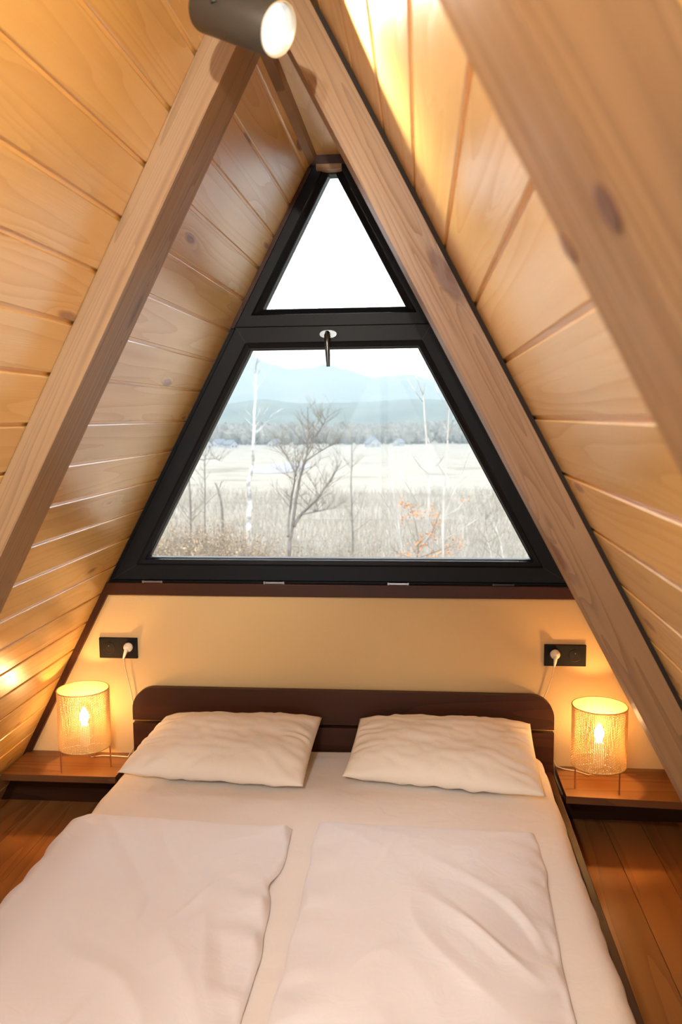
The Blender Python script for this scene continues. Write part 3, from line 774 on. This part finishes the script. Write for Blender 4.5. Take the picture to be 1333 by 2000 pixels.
# ------------------------------------------------------------------ outdoors
def ground_z(x, y):
    pts = [(-10, -2.9), (6, -3.0), (12, -3.0), (35, -4.4), (100, -8.6), (190, -12.8), (225, -13.9), (290, -14.2), (400, -17.6), (700, -23.2), (1000, -25.5), (1500, -26), (9000, -26)]
    for (a, za), (b, zb) in zip(pts[:-1], pts[1:]):
        if y <= b: t = max(0, (y - a) / (b - a)); return za + (zb - za) * t + 0.35 * nz(x * 0.05, y * 0.05) * (1 if y < 150 else 0.6)
    return -26
def natural(name, c1, c2, scale, rough=0.95, detail=6, c3=None):
    m, nt, b = new_mat(name); b.inputs['Roughness'].default_value = rough; b.inputs['Specular IOR Level'].default_value = 0.1
    tc = N(nt, 'ShaderNodeTexCoord'); n = N(nt, 'ShaderNodeTexNoise'); n.inputs['Scale'].default_value = scale; n.inputs['Detail'].default_value = detail; n.inputs['Roughness'].default_value = 0.65
    mp = N(nt, 'ShaderNodeMapping'); nt.links.new(tc.outputs['Object'], mp.inputs[0]); nt.links.new(mp.outputs[0], n.inputs['Vector'])
    st = [(0.36, c1), (0.64, c2)] if c3 is None else [(0.34, c1), (0.5, c2), (0.66, c3)]
    nt.links.new(ramp(nt, n.outputs[0], st), b.inputs['Base Color']); return m
M['meadow'] = natural('dry_winter_meadow', (0.102, 0.09, 0.072), (0.162, 0.147, 0.12), 0.05, c3=(0.126, 0.117, 0.102))
M['forest'] = natural('bare_forest_hill', (0.03, 0.039, 0.03), (0.066, 0.072, 0.051), 0.012)
M['mountain'] = natural('wooded_mountain', (0.06, 0.066, 0.048), (0.102, 0.096, 0.069), 0.004)
M['woods'] = natural('bare_woods', (0.09, 0.081, 0.066), (0.162, 0.144, 0.117), 0.12)
M['birch'] = natural('birch_bark', (0.12, 0.114, 0.105), (0.432, 0.426, 0.408), 2.2)
M['bark'] = natural('grey_bark', (0.078, 0.069, 0.06), (0.126, 0.114, 0.102), 6)
M['palebark'] = natural('pale_bark', (0.18, 0.168, 0.15), (0.276, 0.264, 0.24), 5)
M['twig'] = plain('fine_twigs', (0.096, 0.081, 0.063), 0.9, spec=0.1)
M['dry'] = natural('dry_stems', (0.102, 0.09, 0.075), (0.216, 0.198, 0.168), 3)
M['oakleaf'] = natural('withered_oak_leaves', (0.228, 0.093, 0.036), (0.3, 0.15, 0.069), 4)
M['tanleaf'] = natural('tan_leaves', (0.144, 0.099, 0.06), (0.252, 0.186, 0.126), 7)
M['water'] = plain('pond_water', (0.125, 0.122, 0.13), 0.7, spec=0.1)
M['roof_tile'] = plain('slate_roof', (0.06, 0.069, 0.084), 0.8)
M['house_wall'] = plain('pale_house_wall', (0.252, 0.246, 0.24), 0.9)
M['house_glass'] = plain('house_window', (0.024, 0.03, 0.036), 0.2)

ys = [-6 + 0.0] + [1 + 2 * k for k in range(0, 30)] + [62 + 8 * k for k in range(1, 30)] + [310 + 40 * k for k in range(0, 40)] + [2000, 3000, 4500, 7000]
rows = []
for y in ys:
    hwid = max(30, (y + 5) * 0.9)
    rows.append([(-hwid + 2 * hwid * i / 60, y, ground_z(-hwid + 2 * hwid * i / 60, y)) for i in range(61)])
mb = MB(); mb.grid(rows); tag(mb.build('ground', M['meadow'], smooth=True), kind='structure')

def ridge(name, mat, d, depth, prof, rough, seed, kind='structure', n=160):
    "a hill range: crest given by (photo x, photo y) pairs"
    rows = []
    def crest(px):
        for (a, ya), (b, yb) in zip(prof[:-1], prof[1:]):
            if px <= b: t = max(0, (px - a) / (b - a)); t = t * t * (3 - 2 * t); return ya + (yb - ya) * t
        return prof[-1][1]
    xs = [prof[0][0] + (prof[-1][0] - prof[0][0]) * i / n for i in range(n + 1)]
    for k in range(15):
        f = k / 14; yy = d + depth * f; row = []
        for px in xs:
            c = at(px, crest(px), d + depth); base = -27
            hh = base + (c.z - base) * (math.sin(f * math.pi / 2) ** 1.25)
            p = at(px, 812, yy)
            hh += rough * nz(p.x * 0.002 * 4000 / d + seed, yy * 0.002 * 4000 / d) * (0.2 + math.sin(f * math.pi)) + rough * 0.3 * nz(p.x * 0.012 * 4000 / d, yy * .012, seed) * f
            row.append((p.x, yy, hh))
        rows.append(row)
    last = rows[-1]; rows.append([(p[0], p[1] + depth * 0.4, -30) for p in last])
    mb = MB(); mb.grid(rows); o = mb.build(name, mat, smooth=True); o['kind'] = kind; return o
ridge('mountain_range', M['mountain'], 2600, 2200, [(-200, 690), (300, 672), (420, 690), (480, 702), (530, 718), (560, 724), (600, 726), (640, 722), (680, 728), (720, 738), (790, 736), (860, 748), (950, 760), (1100, 750), (1600, 740)], 45, 3.1)
ridge('forest_hill', M['forest'], 1300, 500, [(-200, 775), (300, 785), (420, 790), (520, 780), (600, 788), (700, 786), (800, 779), (900, 781), (1000, 790), (1600, 780)], 6, 8.3)

# bare woods between the village and the hills: a fuzzy mass nobody could count
def blob_mass(name, mat, items, seed):
    mb = MB(); rnd = random.Random(seed)
    for (c, rx, rz) in items:
        n1, n2 = 9, 6; rows = []
        for i in range(n2 + 1):
            th = math.pi * i / n2
            row = []
            for j in range(n1):
                a = 2 * math.pi * j / n1; k = 1 + rnd.uniform(-0.22, 0.22)
                row.append((c.x + rx * k * math.sin(th) * math.cos(a), c.y + rx * k * math.sin(th) * math.sin(a), c.z + rz + rz * k * math.cos(th)))
            rows.append(row)
        mb.grid(rows, closed_v=True)
    o = mb.build(name, mat); o['kind'] = 'stuff'; return o
items = []
for k in range(900):
    px = random.uniform(330, 980); d = random.uniform(760, 1250)
    g = ground_z(0, d); p = at(px, 850, d); hgt = random.uniform(4, 8.5) * (1.0 if d < 900 else 1.25)
    items.append((Vector((p.x, d, g - 1.0)), hgt * random.uniform(0.4, 0.75), hgt))
o = blob_mass('distant_woods', M['woods'], items, 4)
tag(o, 'grey brown belt of bare woods below the blue hills', 'woods')

# pond
p0 = at(505, 922, 255)
mb = MB(); pts = []
for k in range(40):
    a = 2 * math.pi * k / 40; r = 1 + 0.15 * nz(math.cos(a) * 2, math.sin(a) * 2, 4)
    pts.append((p0.x + 7.2 + math.cos(a) * 8.5 * r, 255 + math.sin(a) * 28 * r))
mb.prism(pts, -13.75, -15.0, lambda a, b, y: (a, b, y))
tag(mb.build('pond', M['water'], origin=(p0.x + 7.2, 255, -13.75)), 'pale pond in the meadow right of the birch trunk', 'pond')

# village houses
def house(label, px, d, wdt, dep, hgt, rot, dark=False):
    p = at(px, 870, d); g = ground_z(p.x, d) - 0.2
    t = thing('house', label, 'house', (p.x, d, g)); t.rotation_euler.z = rot; t['group'] = 'village houses below the hills'
    def part(name, mb, mat, par=None):
        o = mb.build(name, mat); o.parent = par or t; return o
    mb = MB(); mb.prism([(-wdt / 2, 0), (wdt / 2, 0), (wdt / 2, hgt), (0, hgt + wdt * 0.42), (-wdt / 2, hgt)], -dep / 2, dep / 2, lambda a, b, y: (a, y, b)); part('wall', mb, M['house_wall'])
    mb = MB()
    for s in (-1, 1):
        e = wdt * 0.58; z0 = hgt - 0.08 * wdt * 0.84
        mb.prism([(s * e, z0), (0, hgt + wdt * 0.42 + 0.02), (0, hgt + wdt * 0.42 + 0.4), (s * e, z0 + 0.4)], -dep / 2 - 0.6, dep / 2 + 0.6, lambda a, b, y: (a, y, b))
    part('roof', mb, M['roof_tile'])
    for s in (-1, 1):
        mb = MB(); mb.box((s * wdt * 0.22 - 0.6, -dep / 2 - 0.08, hgt * 0.35), (s * wdt * 0.22 + 0.6, -dep / 2 - 0.01, hgt * 0.75)); part('window', mb, M['house_glass'])
house('distant grey roofed house at the left edge of the window view', 402, 640, 9, 8, 3.6, 0.5)
house('distant house second from the left in the village', 428, 700, 8, 10, 3.6, -0.7)
house('small distant house just left of the birch trunk', 452, 660, 7.5, 8, 3.2, 0.9)
house('distant pale house between the birch and the many-stemmed tree', 537, 690, 8, 9, 3.6, -0.4)
house('distant grey house in the middle right of the view', 729, 660, 10, 8, 3.8, 0.6)
house('small distant house left of the pale thin trees', 779, 700, 7, 8, 3.4, -0.5)

# trees
def grow(mbb, p, d, length, r, level, rnd, droop=0.0, gen=(4, 4, 3), spread=0.65):
    "a twig system: recursive tapering tubes"
    n = 4; pts = [p]; q = p.copy(); dd = d.normalized()
    for k in range(n):
        dd = (dd + Vector((rnd.uniform(-1, 1), rnd.uniform(-1, 1), rnd.uniform(-0.6, 0.9) - droop)) * 0.13).normalized()
        q = q + dd * (length / n); pts.append(q.copy())
    mbb.tube(pts, [r * (1 - 0.75 * k / n) for k in range(n + 1)], 5 if level < 2 else 3, caps=False)
    if level < len(gen):
        for _ in range(gen[level]):
            t = rnd.uniform(0.25, 0.98); i = min(n - 1, int(t * n)); base = pts[i].lerp(pts[i + 1], t * n - i)
            ax = Vector((rnd.uniform(-1, 1), rnd.uniform(-1, 1), rnd.uniform(-0.3, 1))).normalized()
            nd = (dd * (1 - spread) + ax * spread + Vector((0, 0, 0.2))).normalized()
            grow(mbb, base, nd, length * rnd.uniform(0.35, 0.6), max(0.4 * r, r * 0.5 * (1 - 0.5 * t)), level + 1, rnd, droop, gen, spread)
def leaf(mbl, p, s, rnd):
    a = Vector((rnd.uniform(-1, 1), rnd.uniform(-1, 1), rnd.uniform(-1, .4))).normalized(); b = a.cross(Vector((rnd.uniform(-1, 1), rnd.uniform(-1, 1), rnd.uniform(-1, 1)))).normalized(); n_ = a.cross(b)
    mbl.poly([p, p + a * s * .5 + b * s * .28 + n_ * s * .08, p + a * s]); mbl.poly([p, p + a * s, p + a * s * .5 - b * s * .28 + n_ * s * .08])
def tree(name, label, cat, Y, stems, mat, twig_mat, seed, twigs=(), side=10, side_len=1.0, gen=(4, 3), leaves=None, r_twig=0.012, spread=0.65, low=0.2):
    """stems: lists of (px, py, radius) followed up the photo at depth Y; ground: continued down to the soil"""
    rnd = random.Random(seed); base = at(stems[0][0][0], stems[0][0][1], Y); g = ground_z(base.x, Y) - 0.1
    t = thing(name, label, cat, (base.x, Y, g))
    mt = MB(); mw = MB(); ml = MB()
    for si, st in enumerate(stems):
        pts = [at(a, b, Y + (0.0 if si == 0 else rnd.uniform(-0.3, 0.3) * si)) for a, b, r in st]; rad = [r for a, b, r in st]
        if si == 0 or pts[0].z < g + 1.5:
            pts.insert(0, Vector((pts[0].x, pts[0].y, g))); rad.insert(0, rad[0] * 1.15)
        else: pts[0] = at(st[0][0], st[0][1], Y)
        # resample with a little waver
        P = []; Rr = []
        for (pa, pb, ra, rb) in zip(pts[:-1], pts[1:], rad[:-1], rad[1:]):
            for k in range(3):
                f = k / 3; P.append(pa.lerp(pb, f) + Vector((rnd.uniform(-1, 1), rnd.uniform(-1, 1), 0)) * ra * 0.35 * (1 if k else 0)); Rr.append(ra + (rb - ra) * f)
        P.append(pts[-1]); Rr.append(rad[-1])
        mt.tube(P, Rr, 8)
        for k in range(side):
            f = low + (1 - low) * rnd.random(); i = min(len(P) - 2, int(f * (len(P) - 1))); b = P[i].lerp(P[i + 1], rnd.random())
            ax = (P[i + 1] - P[i]).normalized(); d = Vector((rnd.uniform(-1, 1), rnd.uniform(-.6, .6), rnd.uniform(0.15, 0.9)))
            grow(mw, b, (ax * 0.3 + d).normalized(), side_len * rnd.uniform(0.5, 1.2) * (1.15 - 0.6 * f), max(r_twig * 0.6, min(Rr[i] * 0.45, r_twig)), 0, rnd, 0, gen, spread)
    for (a, b, c_, d_, r) in twigs:
        pa = at(a, b, Y); pb = at(c_, d_, Y + rnd.uniform(-.4, .4)); grow(mw, pa, pb - pa, (pb - pa).length, r, 0, rnd, 0, gen, spread)
    def put(mbx, nm, m):
        o = mbx.build(nm, m, t, smooth=True); return o
    put(mt, 'trunk', mat); put(mw, 'branches', twig_mat)
    if leaves:
        for (px, py, rad, cnt, size) in leaves:
            c = at(px, py, Y)
            for k in range(cnt):
                v = Vector((rnd.gauss(0, 1), rnd.gauss(0, 1), rnd.gauss(0, 0.7))) * rad; leaf(ml, c + v, size * rnd.uniform(0.6, 1.3), rnd)
        o = ml.build('leaves', leaves_mat, t)
    return t
leaves_mat = M['oakleaf']
tree('birch_tree', 'tall white barked birch trunk standing left of centre outside', 'tree', 32,
     [[(486, 1007, .095), (488, 984, .09), (485, 945, .085), (491, 919, .08), (495, 883, .062), (497, 820, .052), (499, 766, .042), (500, 715, .028), (506, 684, .018), (509, 640, .010)]],
     M['birch'], M['birch'], 3, twigs=[(500, 762, 548, 686, .014), (499, 760, 484, 715, .016), (497, 850, 540, 812, .017), (496, 838, 522, 795, .016), (498, 835, 476, 810, .014), (500, 735, 487, 690, .014), (500, 740, 520, 690, .014), (497, 868, 520, 850, .013)], side=16, side_len=0.9, gen=(3, 2), r_twig=0.014, low=0.45)
tree('bare_tree', 'many-stemmed bare grey tree with a rounded twiggy crown in mid view', 'tree', 18,
     [[(566, 1060, .046), (575, 1003, .042), (585, 940, .034), (593, 910, .029), (601, 880, .025), (603, 840, .02), (601, 795, .008)],
      [(574, 1028, .045), (590, 1003, .04), (620, 975, .03), (643, 943, .022), (668, 900, .010)],
      [(563, 1048, .035), (566, 1000, .03), (572, 960, .024), (580, 915, .018), (576, 870, .008)],
      [(592, 1004, .024), (622, 998, .018), (660, 990, .008)],
      [(598, 900, .02), (625, 882, .014), (650, 868, .006)], [(600, 880, .016), (622, 845, .010), (640, 815, .005)], [(580, 930, .016), (560, 890, .010), (545, 870, .005)]],
     M['bark'], M['twig'], 12, side=20, side_len=0.8, gen=(6, 4), r_twig=0.009, low=0.3)
tree('bare_tree', 'slender bare tree right of the many-stemmed tree, straight thin trunk', 'tree', 24,
     [[(690, 1075, .035), (688, 1010, .03), (686, 950, .025), (688, 890, .016), (686, 840, .006)]], M['bark'], M['twig'], 22, side=22, side_len=0.9, gen=(4, 3), r_twig=0.008, low=0.15)
tree('bare_tree', 'pale thin trunk forking near the top, left of the pair at right', 'tree', 12,
     [[(838, 1095, .022), (837, 1040, .021), (838, 985, .020), (836, 900, .017), (833, 850, .016), (829, 800, .014), (827, 772, .012)],
      [(827, 772, .010), (815, 740, .007), (803, 700, .005), (801, 660, .003)], [(827, 772, .010), (831, 745, .007), (834, 710, .004), (834, 670, .002)],
      [(837, 925, .010), (822, 912, .007), (808, 893, .004), (800, 875, .002)], [(838, 925, .009), (855, 908, .006), (868, 890, .003)], [(827, 785, .008), (812, 765, .005), (797, 742, .002)]],
     M['palebark'], M['palebark'], 32, side=9, side_len=0.35, gen=(3, 2), r_twig=0.004, low=0.35)
tree('bare_tree', 'pale thin trunk right of the pair, close to the black window side', 'tree', 11.5,
     [[(866, 1095, .021), (866, 1020, .020), (868, 960, .018), (872, 910, .016), (875, 860, .014), (877, 810, .011), (878, 760, .008), (872, 690, .004)],
      [(869, 928, .011), (855, 905, .008), (843, 878, .006), (836, 855, .003)], [(868, 1010, .010), (885, 965, .008), (905, 920, .006), (915, 890, .004), (922, 860, .002)],
      [(869, 1010, .010), (893, 995, .007), (910, 975, .004)], [(875, 860, .008), (886, 820, .005), (892, 780, .003)], [(877, 800, .007), (858, 770, .004), (846, 740, .002)], [(868, 1055, .009), (900, 1035, .006), (935, 1012, .003)]],
     M['palebark'], M['palebark'], 42, side=10, side_len=0.35, gen=(3, 3), r_twig=0.004, low=0.3)
tree('sapling', 'thin leaning bare sapling left of the withered oak', 'sapling', 12.5,
     [[(786, 1080, .014), (778, 1015, .012), (768, 960, .010), (760, 910, .007), (753, 860, .003)], [(782, 1050, .012), (765, 1000, .008), (740, 960, .004)], [(818, 985, .008), (790, 938, .006), (757, 876, .002)]],
     M['palebark'], M['palebark'], 52, side=8, side_len=0.4, gen=(3, 3), r_twig=0.0035, low=0.2)
tree('oak_sapling', 'low young oak still carrying orange withered leaves', 'sapling', 11.8,
     [[(815, 1100, .016), (818, 1060, .012), (812, 1020, .008), (800, 985, .004)], [(817, 1080, .010), (845, 1040, .006), (860, 1000, .003)], [(817, 1090, .010), (860, 1075, .007), (900, 1060, .003)], [(815, 1095, .008), (790, 1085, .005), (765, 1080, .003)]],
     M['bark'], M['twig'], 62, side=8, side_len=0.4, gen=(3, 2), r_twig=0.004,
     leaves=[(792, 985, .09, 40, .06), (812, 1003, .08, 38, .06), (850, 1000, .09, 34, .055), (785, 1010, .07, 20, .05), (825, 1062, .09, 40, .06), (845, 1045, .08, 28, .055), (790, 1088, .14, 70, .06), (835, 1090, .12, 45, .055), (893, 1062, .09, 38, .055), (870, 1080, .10, 34, .05), (903, 978, .05, 9, .05), (850, 1025, .07, 22, .05)])
tree('bare_tree', 'small dark twiggy tree nearest the left window side', 'tree', 24,
     [[(373, 1030, .035), (372, 985, .03), (370, 940, .024), (366, 900, .012)], [(372, 930, .015), (360, 915, .010), (345, 905, .005)]], M['bark'], M['twig'], 72, side=22, side_len=0.95, gen=(4, 3), r_twig=0.009, low=0.1)
tree('bare_tree', 'thin dark bare tree between the left tree and the forked dead stem', 'tree', 26,
     [[(400, 1010, .028), (401, 950, .024), (400, 905, .018), (404, 870, .006)], [(400, 898, .016), (385, 897, .014), (370, 898, .007)], [(401, 897, .012), (420, 896, .009), (433, 901, .005)]], M['bark'], M['twig'], 82, side=14, side_len=0.9, gen=(4, 2), r_twig=0.008, low=0.3)
tree('dead_stem', 'short dark dead stem forked in a Y, left of the birch', 'tree', 28,
     [[(434, 992, .045), (430, 970, .04), (425, 953, .034), (420, 942, .018)], [(427, 958, .024), (431, 948, .018), (433, 940, .010)]], M['bark'], M['twig'], 92, side=1, side_len=0.4, gen=(2,), r_twig=0.008)
tree('bare_tree', 'thin bare tree by the lower right window corner', 'tree', 15,
     [[(985, 1095, .02), (975, 1050, .016), (962, 1005, .010), (955, 965, .004)], [(962, 1095, .014), (950, 1040, .010), (945, 990, .004)]], M['palebark'], M['twig'], 102, side=14, side_len=0.6, gen=(4, 3), r_twig=0.005, low=0.1)

# dry undergrowth: stems and brambles beyond counting
rnd = random.Random(99); mb = MB()
for k in range(13000):
    d = 14 + 105 * rnd.random() ** 2.0; px = rnd.uniform(250, 1080); p = at(px, 900, d); g = ground_z(p.x, d)
    h = rnd.uniform(0.5, 1.5) * (1 + 0.7 * max(0, nz(p.x * 0.35, d * 0.35))) ; r = 0.0022 + d * 0.00016
    lean = Vector((rnd.uniform(-.35, .35), rnd.uniform(-.3, .3), 1))
    a = Vector((p.x, d, g - 0.05)); m_ = a + lean * h * 0.5; e = a + Vector((lean.x * 1.5, lean.y * 1.5, 1)) * h
    mb.tube([a, m_, e], [r, r * .8, r * .3], 3, caps=False)
    for q in range(3 if d < 30 else 1):
        b = a.lerp(e, rnd.uniform(.3, .9)); f = b + Vector((rnd.uniform(-1, 1), rnd.uniform(-1, 1), rnd.uniform(.2, 1))) * h * 0.25
        mb.tube([b, f], [r * .6, r * .25], 3, caps=False)
o = mb.build('dry_undergrowth', M['dry']); tag(o, 'pale dry stems and grasses covering the slope outside', 'undergrowth', kind='stuff')
mb = MB(); ml = MB()
for k in range(2600):
    px = rnd.uniform(270, 520) if rnd.random() < 0.8 else rnd.uniform(480, 760); d = rnd.uniform(16, 25); p = at(px, 900, d); g = ground_z(p.x, d)
    h = rnd.uniform(0.9, 2.1) * (1.0 if px < 470 else 0.72)
    a = Vector((p.x, d, g)); e = a + Vector((rnd.uniform(-.5, .5), rnd.uniform(-.4, .4), 1)) * h
    mb.tube([a, a.lerp(e, .5) + Vector((rnd.uniform(-.1, .1), 0, 0)), e], [.005, .004, .002], 3, caps=False)
    for q in range(9):
        leaf(ml, a.lerp(e, rnd.uniform(.35, 1.05)) + Vector((rnd.gauss(0, .08), rnd.gauss(0, .08), rnd.gauss(0, .06))), rnd.uniform(.035, .08), rnd)
br = thing('bramble_thicket', 'tan leaved bramble thicket below the lower left of the window', 'bush', (at(400, 900, 11).x, 11, -3)); br['kind'] = 'stuff'
mb.build('canes', M['twig'], br); ml.build('leaves', M['tanleaf'], br)

# valley haze: a real scattering volume between the meadow and the mountains
hm = bpy.data.materials.new('valley_haze'); hm.use_nodes = True; nt = hm.node_tree
nt.nodes.remove(nt.nodes['Principled BSDF'])
vs = N(nt, 'ShaderNodeVolumePrincipled'); vs.inputs['Color'].default_value = (0.31, 0.385, 0.42, 1); vs.inputs['Density'].default_value = HAZE; vs.inputs['Anisotropy'].default_value = 0.2
nt.links.new(vs.outputs[0], nt.nodes['Material Output'].inputs['Volume'])
mb = MB(); mb.box((-4000, 60, -60), (4000, 7500, 420)); o = mb.build('valley_haze', hm); tag(o, 'pale blue haze in the valley before the hills', 'haze', kind='stuff')
